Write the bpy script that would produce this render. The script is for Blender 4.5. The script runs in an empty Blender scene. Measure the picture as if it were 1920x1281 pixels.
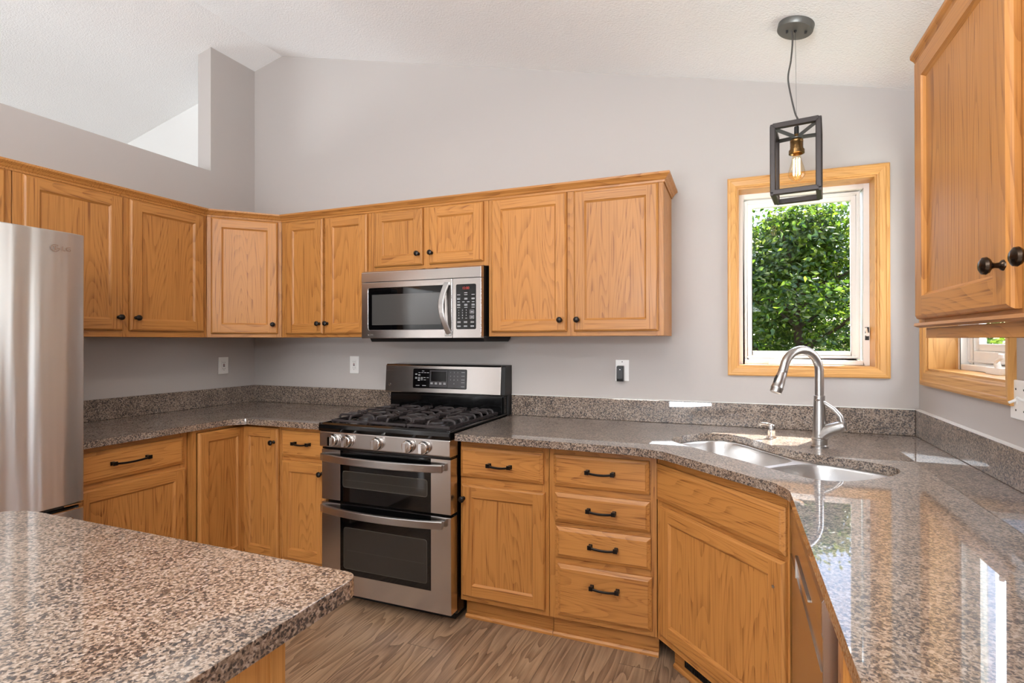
import bpy, bmesh, math, random
from mathutils import Vector, Matrix
random.seed(7)
PI = math.pi
C = bpy.context.scene.collection

# ------------------------------------------------------------------ camera, world, sun, daylight, added fill, exposure
F_PX, CX, CY = 973.41, 1011.67, 636.07
cam_d = bpy.data.cameras.new('camera')
cam_d.sensor_width = 36; cam_d.sensor_fit = 'HORIZONTAL'
cam_d.lens = F_PX / 1920 * 36
cam_d.shift_x = (960 - CX) / 1920
cam_d.shift_y = (CY - 640.5) / 1920
cam_d.clip_start = .02
cam = bpy.data.objects.new('camera', cam_d); C.objects.link(cam)
yaw, pit, rol = math.radians(20.6244), math.radians(.1716), math.radians(-.0922)
fw = Vector((-math.sin(yaw) * math.cos(pit), math.cos(yaw) * math.cos(pit), math.sin(pit)))
rt = Vector((math.cos(yaw), math.sin(yaw), 0)); up = rt.cross(fw)
r2 = rt * math.cos(rol) + up * math.sin(rol); u2 = -rt * math.sin(rol) + up * math.cos(rol)
M = Matrix((r2, u2, -fw)).transposed().to_4x4(); M.translation = (0, 0, 1.3468)
cam.matrix_world = M
bpy.context.scene.camera = cam

sc = bpy.context.scene
vs = sc.view_settings
vs.view_transform = 'Standard'; vs.look = 'None'; vs.gamma = 1; vs.use_curve_mapping = False
vs.exposure = -0.19
sc.cycles.max_bounces = 10; sc.cycles.diffuse_bounces = 6; sc.cycles.glossy_bounces = 5
sc.cycles.transparent_max_bounces = 12

w = bpy.data.worlds.new('sky'); sc.world = w; w.use_nodes = True
nt = w.node_tree
sky = nt.nodes.new('ShaderNodeTexSky'); sky.sky_type = 'NISHITA'; sky.sun_disc = False
sky.sun_elevation = math.radians(50); sky.sun_rotation = math.radians(30); sky.air_density = 1.0; sky.dust_density = 1.0
bg = nt.nodes['Background']; bg.inputs['Strength'].default_value = 0.52
nt.links.new(sky.outputs[0], bg.inputs[0])

sun_d = bpy.data.lights.new('sun', 'SUN'); sun_d.energy = 38.0; sun_d.angle = .009; sun_d.color = (1, .95, .87)
sun = bpy.data.objects.new('sun', sun_d); C.objects.link(sun)
sun.rotation_euler = Vector((-.50, -1, -1.37)).to_track_quat('-Z', 'Y').to_euler()
sun.location = (3, 8, 9)

def area(name, loc, d, sx, sy, e, col=(1, 1, 1)):
    l = bpy.data.lights.new(name, 'AREA'); l.shape = 'RECTANGLE'; l.size = sx; l.size_y = sy; l.energy = e; l.color = col
    o = bpy.data.objects.new(name, l); C.objects.link(o); o.location = loc
    o.rotation_euler = Vector(d).to_track_quat('-Z', 'Y').to_euler()
    return o
YW, XL, XR = 2.815, -3.282, .782
YR = -3.6                                     # wall behind the camera
DAY = (.88, .94, 1.0)
area('daylight_patio_door', (-1.35, YR + .03, 1.05), (0, 1, .60), 2.0, 2.0, 245, DAY)
area('daylight_dining_window', (-6.9, -.2, 1.5), (1, 0, .25), 1.8, 1.5, 195, DAY)
area('ceiling_fixture_light', (-1.0, .55, 2.78), (0, 0, -1),   .5, .5, 26, (1, .95, .88))
area('daylight_window_right', (XR + .215, 2.34, 1.70), (-1, 0, 0), .62, .80, 14, DAY)
area('daylight_window_sink', (.42, 3.40, 2.42), (0, -1, -.75), .6, .34, 24, DAY)
area('added_ceiling_fill', (-.5, -1.6, 1.9), (.15, .35, 1), 1.4, 1.0, 230, DAY)  # added fill aimed upward to brighten the ceiling, no real lamp there

# ------------------------------------------------------------------ materials
def lin(r, g, b):
    f = lambda c: (c / 255 / 12.92) if c / 255 <= .04045 else ((c / 255 + .055) / 1.055) ** 2.4
    return (f(r), f(g), f(b), 1)
class NB:
    def __init__(s, name):
        s.m = bpy.data.materials.new(name); s.m.use_nodes = True; s.t = s.m.node_tree
        s.b = s.t.nodes['Principled BSDF']
    def n(s, typ, ins=None, **kw):
        x = s.t.nodes.new(typ)
        for k, v in kw.items(): setattr(x, k, v)
        for k, v in (ins or {}).items(): s.set(x.inputs[k], v)
        return x
    def set(s, sock, v):
        if isinstance(v, bpy.types.NodeSocket): s.t.links.new(v, sock)
        else: sock.default_value = v
    def math(s, op, a, b=0.0, c=None):
        x = s.n('ShaderNodeMath', {0: a, 1: b}, operation=op)
        if c is not None: s.set(x.inputs[2], c)
        return x.outputs[0]
    def mix(s, f, a, b, mode='MIX'):
        x = s.n('ShaderNodeMix', data_type='RGBA', blend_type=mode)
        s.set(x.inputs[0], f); s.set(x.inputs[6], a); s.set(x.inputs[7], b)
        return x.outputs[2]
    def ramp(s, f, pts):
        x = s.n('ShaderNodeValToRGB', {0: f}); e = x.color_ramp.elements
        while len(e) < len(pts): e.new(.5)
        for q, (p, c) in zip(e, pts): q.position = p; q.color = c if len(c) == 4 else (*c, 1)
        return x.outputs[0]
    def coord(s, scale, rnd=True):
        tc = s.n('ShaderNodeTexCoord').outputs['Object']
        if rnd:
            oi = s.n('ShaderNodeObjectInfo').outputs['Random']
            off = s.n('ShaderNodeCombineXYZ', {0: s.math('MULTIPLY', oi, 37.), 1: s.math('MULTIPLY', oi, 11.), 2: s.math('MULTIPLY', oi, 53.)}).outputs[0]
            tc = s.n('ShaderNodeVectorMath', {0: tc, 1: off}, operation='ADD').outputs[0]
        return s.n('ShaderNodeMapping', {'Vector': tc, 'Scale': scale}).outputs[0]
    def bump(s, h, st, dist=.002):
        b = s.n('ShaderNodeBump', {'Height': h, 'Strength': st, 'Distance': dist})
        s.t.links.new(b.outputs[0], s.b.inputs['Normal'])
    def p(s, **kw):
        for k, v in kw.items(): s.set(s.b.inputs[k.replace('_', ' ')], v)
        return s

def simple(name, col, rough=.5, metal=0, **kw):
    s = NB(name); s.p(Base_Color=col, Roughness=rough, Metallic=metal, **kw); return s.m

def oak(name, axis, light, dark, rough=.42, coat=.06):
    s = NB(name)
    g = .22
    a = [7.0, 7.0, 7.0]; a[axis] = 7.0 * .09
    v = s.coord(tuple(a))
    n1 = s.n('ShaderNodeTexNoise', {'Vector': v, 'Scale': 1.0, 'Detail': 1.2, 'Roughness': .4, 'Distortion': .25}).outputs[0]
    ring = s.math('FRACT', s.math('MULTIPLY', n1, 30.0))
    ring = s.n('ShaderNodeMapRange', {0: ring, 1: .45, 2: 1.0}, interpolation_type='SMOOTHSTEP').outputs[0]
    b = [240., 240., 240.]; b[axis] = 3.
    v2 = s.coord(tuple(b))
    n2 = s.n('ShaderNodeTexNoise', {'Vector': v2, 'Scale': 1.0, 'Detail': 2, 'Roughness': .6}).outputs[0]
    pore = s.n('ShaderNodeMapRange', {0: n2, 1: .5, 2: .68}).outputs[0]
    c = [3., 3., 3.]; c[axis] = .6
    n3 = s.n('ShaderNodeTexNoise', {'Vector': s.coord(tuple(c)), 'Scale': 1.0, 'Detail': 2}).outputs[0]
    f = s.math('ADD', s.math('MULTIPLY', ring, .25), s.math('MULTIPLY', s.math('MULTIPLY', pore, s.math('ADD', ring, .7)), .50))
    f = s.math('ADD', f, s.math('MULTIPLY', s.math('SUBTRACT', n3, .5), .5))
    f = s.n('ShaderNodeClamp', {0: f}).outputs[0]
    col = s.mix(f, light, dark)
    rnd = s.n('ShaderNodeObjectInfo').outputs['Random']
    val = s.math('ADD', .93, s.math('MULTIPLY', rnd, .14))
    col = s.n('ShaderNodeHueSaturation', {'Color': col, 'Value': val}).outputs[0]
    s.p(Base_Color=col, Roughness=rough, Coat_Weight=coat, Coat_Roughness=.18, Specular_IOR_Level=.35)
    s.bump(s.math('SUBTRACT', 1, f), .12, .001)
    return s.m
OL, OD = lin(180, 122, 62), lin(122, 70, 28)
oak_v = oak('honey_oak_vertical_grain', 2, OL, OD)
oak_h = oak('honey_oak_horizontal_grain', 0, OL, OD)
oak_d = oak('honey_oak_depth_grain', 1, OL, OD)
CL, CDk = lin(206, 154, 90), lin(162, 108, 50)
cas_v = oak('natural_oak_casing_vertical', 2, CL, CDk)
cas_x = oak('natural_oak_casing_along', 0, CL, CDk)
cas_y = oak('natural_oak_casing_depth', 1, CL, CDk)

def granite(name, tint=1.0):
    s = NB(name)
    v = s.coord((1, 1, 1), False)
    vo = s.n('ShaderNodeTexVoronoi', {'Vector': v, 'Scale': 285.0}, feature='F1')
    cell = s.n('ShaderNodeSeparateColor', {0: vo.outputs['Color']}).outputs[0]
    vo2 = s.n('ShaderNodeTexVoronoi', {'Vector': v, 'Scale': 185.0}, feature='F1')
    cell2 = s.n('ShaderNodeSeparateColor', {0: vo2.outputs['Color']}).outputs[1]
    n = s.n('ShaderNodeTexNoise', {'Vector': v, 'Scale': 145.0, 'Detail': 3}).outputs[0]
    n2 = s.n('ShaderNodeTexNoise', {'Vector': v, 'Scale': 12.0, 'Detail': 2}).outputs[0]
    k = s.math('ADD', s.math('MULTIPLY', cell, .5), s.math('MULTIPLY', n, .95))
    k = s.math('ADD', k, s.math('MULTIPLY', s.math('SUBTRACT', n2, .5), .35))
    col = s.ramp(k, [(.40, lin(28, 26, 28)), (.50, lin(66, 57, 51)), (.60, lin(108, 91, 78)), (.78, lin(138, 119, 103)), (.98, lin(166, 151, 138))])
    dk = s.math('LESS_THAN', cell2, .15)
    col = s.mix(s.math('MULTIPLY', dk, .8), col, lin(34, 33, 38))
    if tint != 1: col = s.mix(1.0, col, (tint, tint, tint, 1), 'MULTIPLY')
    s.p(Base_Color=col, Roughness=.34, Specular_IOR_Level=.4, Coat_Weight=1.0, Coat_Roughness=.02, Coat_IOR=1.7)
    return s.m
gran = granite('brown_speckled_granite')

def paint(name, col, rough=.85, sc_=0, st=0, dist=.002):
    s = NB(name)
    v = s.coord((1, 1, 1), False)
    n = s.n('ShaderNodeTexNoise', {'Vector': v, 'Scale': 2.0, 'Detail': 2}).outputs[0]
    s.p(Base_Color=s.mix(s.math('MULTIPLY', n, .12), col, (col[0] * .9, col[1] * .9, col[2] * .9, 1)), Roughness=rough)
    if sc_:
        n2 = s.n('ShaderNodeTexNoise', {'Vector': v, 'Scale': sc_, 'Detail': 3, 'Roughness': .6}).outputs[0]
        s.bump(n2, st, dist)
    return s.m
wall_m = paint('warm_grey_wall_paint', lin(180, 173, 168), .75, 260, .12, .001)
ceil_m = paint('white_popcorn_ceiling', lin(240, 240, 239), .95, 110, .6, .006)
white_far = paint('white_far_wall', lin(228, 227, 224))
vinyl = simple('white_vinyl', lin(236, 234, 230), .4)
plate_m = simple('white_plastic_plate', lin(238, 236, 232), .35)
caulk = simple('white_caulk', lin(226, 224, 220), .6)
ext_m = simple('exterior_siding', lin(190, 185, 175), .8)
lawn = simple('lawn_green', lin(70, 92, 40), .95)

def floor_mat():
    s = NB('walnut_vinyl_planks')
    tc = s.n('ShaderNodeTexCoord').outputs['Object']
    sep = s.n('ShaderNodeSeparateXYZ', {0: tc})
    X, Y = sep.outputs[0], sep.outputs[1]
    W, Lp = .152, 1.22
    xi = s.math('DIVIDE', X, W); ix = s.math('FLOOR', xi); fx = s.math('FRACT', xi)
    wn = s.n('ShaderNodeTexWhiteNoise', {'W': ix}, noise_dimensions='1D').outputs['Value']
    yi = s.math('ADD', s.math('DIVIDE', Y, Lp), s.math('MULTIPLY', wn, 7.3)); iy = s.math('FLOOR', yi); fy = s.math('FRACT', yi)
    idv = s.n('ShaderNodeCombineXYZ', {0: ix, 1: iy}).outputs[0]
    r = s.n('ShaderNodeTexWhiteNoise', {'Vector': idv}, noise_dimensions='2D').outputs['Value']
    off = s.n('ShaderNodeCombineXYZ', {0: s.math('MULTIPLY', r, 40.), 1: s.math('MULTIPLY', r, 23.)}).outputs[0]
    pv = s.n('ShaderNodeVectorMath', {0: tc, 1: off}, operation='ADD').outputs[0]
    v1 = s.n('ShaderNodeMapping', {'Vector': pv, 'Scale': (9, 1.1, 1)}).outputs[0]
    n1 = s.n('ShaderNodeTexNoise', {'Vector': v1, 'Scale': 1., 'Detail': 2, 'Distortion': .4}).outputs[0]
    ring = s.math('FRACT', s.math('MULTIPLY', n1, 11.))
    ring = s.n('ShaderNodeMapRange', {0: ring, 1: .2, 2: 1.}).outputs[0]
    v2 = s.n('ShaderNodeMapping', {'Vector': pv, 'Scale': (120, 5, 1)}).outputs[0]
    n2 = s.n('ShaderNodeTexNoise', {'Vector': v2, 'Scale': 1., 'Detail': 3}).outputs[0]
    f = s.math('ADD', s.math('MULTIPLY', ring, .55), s.math('MULTIPLY', s.math('SUBTRACT', n2, .2), .8))
    base = s.mix(f, lin(166, 135, 108), lin(92, 68, 51))
    base = s.mix(s.math('MULTIPLY', r, .45), base, s.mix(f, lin(186, 154, 120), lin(112, 84, 62)))
    gx = s.math('LESS_THAN', s.math('MINIMUM', fx, s.math('SUBTRACT', 1, fx)), .008)
    gy = s.math('LESS_THAN', s.math('MINIMUM', fy, s.math('SUBTRACT', 1, fy)), .0012)
    g = s.math('MAXIMUM', gx, gy)
    base = s.mix(s.math('MULTIPLY', g, .6), base, lin(60, 45, 36))
    s.p(Base_Color=base, Roughness=.38)
    s.bump(s.math('SUBTRACT', 1, g), .2, .001)
    return s.m
floor_m = floor_mat()

def steel(name, col, rough, sx):
    s = NB(name)
    v = s.coord(sx, False)
    n = s.n('ShaderNodeTexNoise', {'Vector': v, 'Scale': 1.0, 'Detail': 2}).outputs[0]
    s.p(Base_Color=col, Metallic=1.0, Roughness=s.math('ADD', rough, s.math('MULTIPLY', s.math('SUBTRACT', n, .5), .12)))
    s.bump(n, .03, .0005)
    return s.m
steel_h = steel('brushed_stainless_steel', lin(198, 192, 188), .24, (4, 4, 900))
def fridge_steel():
    s = NB('brushed_stainless_fridge'); 
    n = s.n('ShaderNodeTexNoise', {'Vector': s.coord((5, 5, 420), False), 'Scale': 1.0, 'Detail': 2}).outputs[0]
    w_ = s.n('ShaderNodeTexNoise', {'Vector': s.coord((14, 14, .5), False), 'Scale': 1.0, 'Detail': 1.5}).outputs[0]
    s.p(Base_Color=lin(206, 202, 199), Metallic=1.0, Roughness=.33, Anisotropic=.96, Tangent=s.n('ShaderNodeCombineXYZ', {2: 1.0}).outputs[0])
    b1 = s.n('ShaderNodeBump', {'Height': w_, 'Strength': 1.0, 'Distance': .005})
    s.t.links.new(b1.outputs[0], s.b.inputs['Normal']); return s.m
steel_v = fridge_steel()
steel_s = steel('satin_sink_steel', lin(226, 225, 224), .30, (300, 300, 300))
nickel = simple('brushed_nickel', lin(184, 181, 178), .31, 1.0)
chrome = simple('polished_chrome', lin(225, 225, 225), .08, 1.0)
knobsteel = simple('polished_knob_steel', lin(205, 200, 196), .14, 1.0)
black = simple('black_enamel', lin(12, 12, 13), .12)
blackm = simple('matte_black_plastic', lin(20, 19, 19), .45)
gunm = simple('dark_charcoal_cage_metal', lin(62, 56, 54), .42, .6)
canm = simple('grey_canopy_metal', lin(112, 112, 108), .4, .7)
iron = simple('cast_iron_grate', lin(52, 45, 45), .36)
bronze = simple('oil_rubbed_bronze', lin(34, 28, 25), .30, .6)
knobbr = simple('polished_dark_bronze_knob', lin(62, 50, 40), .22, .9)
glass_blk = simple('black_oven_glass', lin(6, 6, 7), .04)
glass_win = simple('smoked_oven_window', lin(44, 40, 36), .06)
glass_mw = simple('smoked_microwave_window', lin(70, 68, 66), .08)
trimring = simple('pale_window_edge', lin(112, 110, 102), .25, .7)
panel_blk = simple('black_touch_panel', lin(10, 9, 10), .15)
panel_gry = simple('dark_grey_touch_panel', lin(62, 60, 62), .18)
ink = simple('white_printed_legend', lin(205, 205, 205), .5)
inkg = simple('grey_printed_legend', lin(150, 150, 150), .5)
brass = simple('aged_brass_socket', lin(128, 98, 60), .3, .9)
dark_gap = simple('dark_recess', lin(14, 11, 9), .8)
redbtn = simple('dark_red_test_button', lin(110, 30, 28), .4)
slotm = simple('dark_socket_slots', lin(60, 56, 52), .6)
cord_m = simple('grey_cord', lin(70, 66, 62), .6)
bark = simple('bark', lin(70, 56, 44), .9)
def emit(name, col, st):
    s = NB(name); s.p(Base_Color=(0, 0, 0, 1), Emission_Color=col, Emission_Strength=st); return s.m
fil_m = emit('glowing_filament', (1, .62, .25, 1), 22)
led_m = emit('red_clock_digits', (1, .08, .05, 1), .8)
def clear(name, refl=.5, tint=(1, 1, 1, 1)):
    s = NB(name); t = s.t
    tr = s.n('ShaderNodeBsdfTransparent', {0: tint}); gl = s.n('ShaderNodeBsdfGlossy', {'Roughness': .02})
    bf = s.n('ShaderNodeNewGeometry').outputs['Backfacing']
    fr = s.n('ShaderNodeFresnel', {0: s.math('SUBTRACT', 1.45, s.math('MULTIPLY', bf, 1.45 - 1 / 1.45))})
    mx = s.n('ShaderNodeMixShader', {0: s.math('MULTIPLY', fr.outputs[0], refl), 1: tr.outputs[0], 2: gl.outputs[0]})
    t.links.new(mx.outputs[0], t.nodes['Material Output'].inputs[0]); return s.m
pane_m = clear('window_glass', .15)
bulb_m = clear('bulb_glass', 1.0, (1, .93, .8, 1))
def leafmat():
    s = NB('leaf_green')
    n = s.n('ShaderNodeTexNoise', {'Vector': s.coord((1, 1, 1), False), 'Scale': 9., 'Detail': 3}).outputs[0]
    col = s.ramp(n, [(.3, lin(42, 74, 20)), (.5, lin(82, 112, 30)), (.7, lin(146, 162, 54))])
    df = s.n('ShaderNodeBsdfDiffuse', {0: col}); tl = s.n('ShaderNodeBsdfTranslucent', {0: col}); gl = s.n('ShaderNodeBsdfGlossy', {'Roughness': .35})
    m1 = s.n('ShaderNodeMixShader', {0: .5, 1: df.outputs[0], 2: tl.outputs[0]})
    m2 = s.n('ShaderNodeMixShader', {0: .08, 1: m1.outputs[0], 2: gl.outputs[0]})
    s.t.links.new(m2.outputs[0], s.t.nodes['Material Output'].inputs[0]); return s.m
leaf_m = leafmat()

# ------------------------------------------------------------------ mesh builder
class MB:
    def __init__(s, *mats): s.v = []; s.f = []; s.mi = []; s.sm = []; s.mats = list(mats)
    def add(s, vs, fs, mi=0, smooth=False):
        k = len(s.v); s.v += [tuple(a) for a in vs]
        for f in fs: s.f.append(tuple(i + k for i in f)); s.mi.append(mi); s.sm.append(smooth)
        return s
    def box(s, x0, x1, y0, y1, z0, z1, mi=0):
        if x0 > x1: x0, x1 = x1, x0
        if y0 > y1: y0, y1 = y1, y0
        if z0 > z1: z0, z1 = z1, z0
        return s.add([(x0, y0, z0), (x1, y0, z0), (x1, y1, z0), (x0, y1, z0), (x0, y0, z1), (x1, y0, z1), (x1, y1, z1), (x0, y1, z1)],
                     [(0, 3, 2, 1), (4, 5, 6, 7), (0, 1, 5, 4), (1, 2, 6, 5), (2, 3, 7, 6), (3, 0, 4, 7)], mi)
    def loft(s, rings, mi=0, cap0=True, cap1=True, smooth=False, closed=True):
        n = len(rings[0]); vs = [p for r in rings for p in r]; fs = []
        for k in range(len(rings) - 1):
            for i in range(n if closed else n - 1):
                j = (i + 1) % n
                fs.append((k * n + i, k * n + j, (k + 1) * n + j, (k + 1) * n + i))
        s.add(vs, fs, mi, smooth)
        b = len(s.v) - len(vs)
        if cap0: s.f.append(tuple(b + i for i in reversed(range(n)))); s.mi.append(mi); s.sm.append(False)
        if cap1: s.f.append(tuple(b + (len(rings) - 1) * n + i for i in range(n))); s.mi.append(mi); s.sm.append(False)
        return s
    def lathe(s, prof, origin=(0, 0, 0), axis=(0, 0, 1), n=20, mi=0, cap=True):
        ax = Vector(axis).normalized(); t = Vector((1, 0, 0)) if abs(ax.x) < .9 else Vector((0, 1, 0))
        a = ax.cross(t).normalized(); b = ax.cross(a); o = Vector(origin); rings = []
        for r, h in prof: rings.append([o + ax * h + (a * math.cos(2 * PI * i / n) + b * math.sin(2 * PI * i / n)) * max(r, 1e-5) for i in range(n)])
        return s.loft(rings, mi, cap, cap, True)
    def cyl(s, a, b, r, n=16, mi=0, r2=None):
        a = Vector(a); b = Vector(b); return s.lathe([(r, 0), (r if r2 is None else r2, (b - a).length)], a, b - a, n, mi)
    def tube(s, pts, r, n=10, mi=0, flat=None, upv=None):
        pts = [Vector(p) for p in pts]; rings = []; a = None
        for i, p in enumerate(pts):
            t = (pts[min(i + 1, len(pts) - 1)] - pts[max(i - 1, 0)]).normalized()
            if upv is not None: a = (Vector(upv) - t * Vector(upv).dot(t)).normalized()
            elif a is None:
                q = Vector((0, 0, 1)) if abs(t.z) < .9 else Vector((1, 0, 0)); a = (q - t * q.dot(t)).normalized()
            else: a = (a - t * a.dot(t)).normalized()
            b = t.cross(a); rr = r[i] if isinstance(r, (list, tuple)) else r
            if flat:
                ra, rb = flat; rings.append([p + a * ra * q[0] + b * rb * q[1] for q in ((1, .7), (.8, 1), (-.8, 1), (-1, .7), (-1, -.7), (-.8, -1), (.8, -1), (1, -.7))])
            else: rings.append([p + a * math.cos(2 * PI * k / n) * rr + b * math.sin(2 * PI * k / n) * rr for k in range(n)])
        return s.loft(rings, mi, smooth=not flat)
    def poly(s, outer, holes, fn, t0, t1, mi=0):
        """extruded polygon with holes; fn maps (a, b, t) to a point"""
        bm = bmesh.new(); ed = []
        loops = [outer] + list(holes)
        allp = []
        for lp in loops:
            vv = [bm.verts.new((p[0], p[1], 0)) for p in lp]
            for i in range(len(vv)): ed.append(bm.edges.new((vv[i], vv[(i + 1) % len(vv)])))
        bmesh.ops.triangle_fill(bm, use_beauty=True, use_dissolve=False, edges=ed)
        bm.verts.index_update(); bm.faces.ensure_lookup_table()
        P = [(v.co.x, v.co.y) for v in bm.verts]; T = []
        for f in bm.faces:
            ids = [v.index for v in f.verts]
            if f.normal.z < 0: ids.reverse()
            T.append(tuple(ids))
        bm.free(); n = len(P)
        vs_ = [fn(a, b, t0) for a, b in P] + [fn(a, b, t1) for a, b in P]
        fs = [tuple(reversed(t)) for t in T] + [tuple(i + n for i in t) for t in T]
        k = 0
        for lp in loops:
            m = len(lp)
            for i in range(m): fs.append((k + i, k + (i + 1) % m, n + k + (i + 1) % m, n + k + i))
            k += m
        return s.add(vs_, fs, mi)
    def build(s, name, parent=None, bevel=0, seg=2, loc=None, rot=None, label=None):
        me = bpy.data.meshes.new(name); me.from_pydata(s.v, [], s.f)
        for m in s.mats: me.materials.append(m)
        me.polygons.foreach_set('material_index', s.mi); me.polygons.foreach_set('use_smooth', s.sm)
        bm = bmesh.new(); bm.from_mesh(me)
        bmesh.ops.remove_doubles(bm, verts=bm.verts, dist=1e-6)
        bmesh.ops.recalc_face_normals(bm, faces=bm.faces)
        for e in bm.edges: e.smooth = len(e.link_faces) == 2 and e.calc_face_angle(0) < math.radians(38)
        bm.to_mesh(me); bm.free()
        me.update()
        o = bpy.data.objects.new(name, me); C.objects.link(o)
        if parent: o.parent = parent
        if loc: o.location = loc
        if rot: o.rotation_euler = rot
        if bevel:
            b = o.modifiers.new('bevel', 'BEVEL'); b.width = bevel; b.segments = seg; b.limit_method = 'ANGLE'; b.angle_limit = math.radians(40); b.harden_normals = False
        if label: o['label'] = label
        return o
def tag(o, label, cat, group=None):
    o['label'] = label; o['category'] = cat
    if group: o['group'] = group
    return o
def thing(name, label, cat, loc=(0, 0, 0), rz=0, group=None):
    o = bpy.data.objects.new(name, None); C.objects.link(o); o.location = loc; o.rotation_euler = (0, 0, rz); o.empty_display_size = .1
    return tag(o, label, cat, group)
def struct(o): o['kind'] = 'structure'; return o
XY = lambda a, b, t: (a, b, t)
XZ = lambda a, b, t: (a, t, b)
YZ = lambda a, b, t: (t, a, b)
def text_mesh(body, size, ext=.0004):
    cu = bpy.data.curves.new('t', 'FONT'); cu.body = body; cu.size = size; cu.extrude = ext; cu.align_x = 'CENTER'; cu.align_y = 'CENTER'; cu.resolution_u = 3
    o = bpy.data.objects.new('t', cu); C.objects.link(o)
    me = bpy.data.meshes.new_from_object(o, depsgraph=bpy.context.evaluated_depsgraph_get())
    bpy.data.objects.remove(o); return me
def add_text(mb, body, size, x, z, y, mi=0, ext=.0004):
    """lettering in the local XZ plane, read from -Y"""
    me = text_mesh(body, size, ext)
    mb.add([(v.co.x + x, y - v.co.z, v.co.y + z) for v in me.vertices], [tuple(p.vertices) for p in me.polygons], mi)
    bpy.data.meshes.remove(me)
def dash(mb, x, z, w, h, y, mi=0): mb.box(x - w / 2, x + w / 2, y - .0004, y + .0003, z - h / 2, z + h / 2, mi)

# ------------------------------------------------------------------ room shell
def zc(x): return 3.38 - .235 * abs(x + 3.02)           # ceiling height
XF = -7.0
struct(MB(floor_m).box(XF - .1, XR + .1, YR - .1, YW + .1, -.05, 0).build('floor'))
c_ = MB(ceil_m)
prof = [(XF - .1, zc(XF - .1)), (-3.02, zc(-3.02)), (XR + .1, zc(XR + .1)), (XR + .1, zc(XR + .1) + .1), (-3.02, zc(-3.02) + .1), (XF - .1, zc(XF - .1) + .1)]
c_.poly(prof, [], XZ, YR - .1, YW + .1); struct(c_.build('ceiling'))
# back wall with the sink window
W1 = (.012, .620, 1.215, 2.118)                        # rough opening x0 x1 z0 z1
W2 = (1.985, 2.700, 1.215, 2.118)                      # in the right wall: y0 y1 z0 z1
o_ = [(XL - .06, 0), (XR + .2, 0), (XR + .2, zc(XR + .2)), (-3.02, zc(-3.02)), (XL - .06, zc(XL - .06))]
hole = lambda a: [(a[0], a[2]), (a[1], a[2]), (a[1], a[3]), (a[0], a[3])]
struct(MB(wall_m).poly(o_, [hole(W1)], XZ, YW, YW + .2).build('wall_back'))
struct(MB(white_far).poly([(XF - .1, 0), (XL - .0605, 0), (XL - .0605, zc(XL - .0605)), (XF - .1, zc(XF - .1))], [], XZ, YW, YW + .2).build('wall_far_back'))
struct(MB(wall_m).poly([(YR - .1, 0), (YW - .0005, 0), (YW - .0005, zc(XR)), (YR - .1, zc(XR))], [hole(W2)], YZ, XR, XR + .2).build('wall_right'))
struct(MB(wall_m).poly([(YR, 0), (YW, 0), (YW, zc(XL)), (2.475, zc(XL)), (2.475, 2.487), (YR, 2.487)], [], YZ, XL - .12, XL).build('wall_left'))
struct(MB(wall_m).poly([(XF, 0), (XR, 0), (XR, zc(XR)), (-3.02, zc(-3.02)), (XF, zc(XF))], [], XZ, YR - .1, YR).build('wall_rear'))
struct(MB(white_far).box(XF - .1, XF, YR, YW, 0, zc(XF)).build('wall_far_left'))
struct(MB(caulk).box(-1.228, XR - .02, YW - .021, YW - .0005, 1.030, 1.0335).box(XR - .021, XR - .0005, -.4, YW - .021, 1.030, 1.0335).build('trim_1'))

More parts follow.
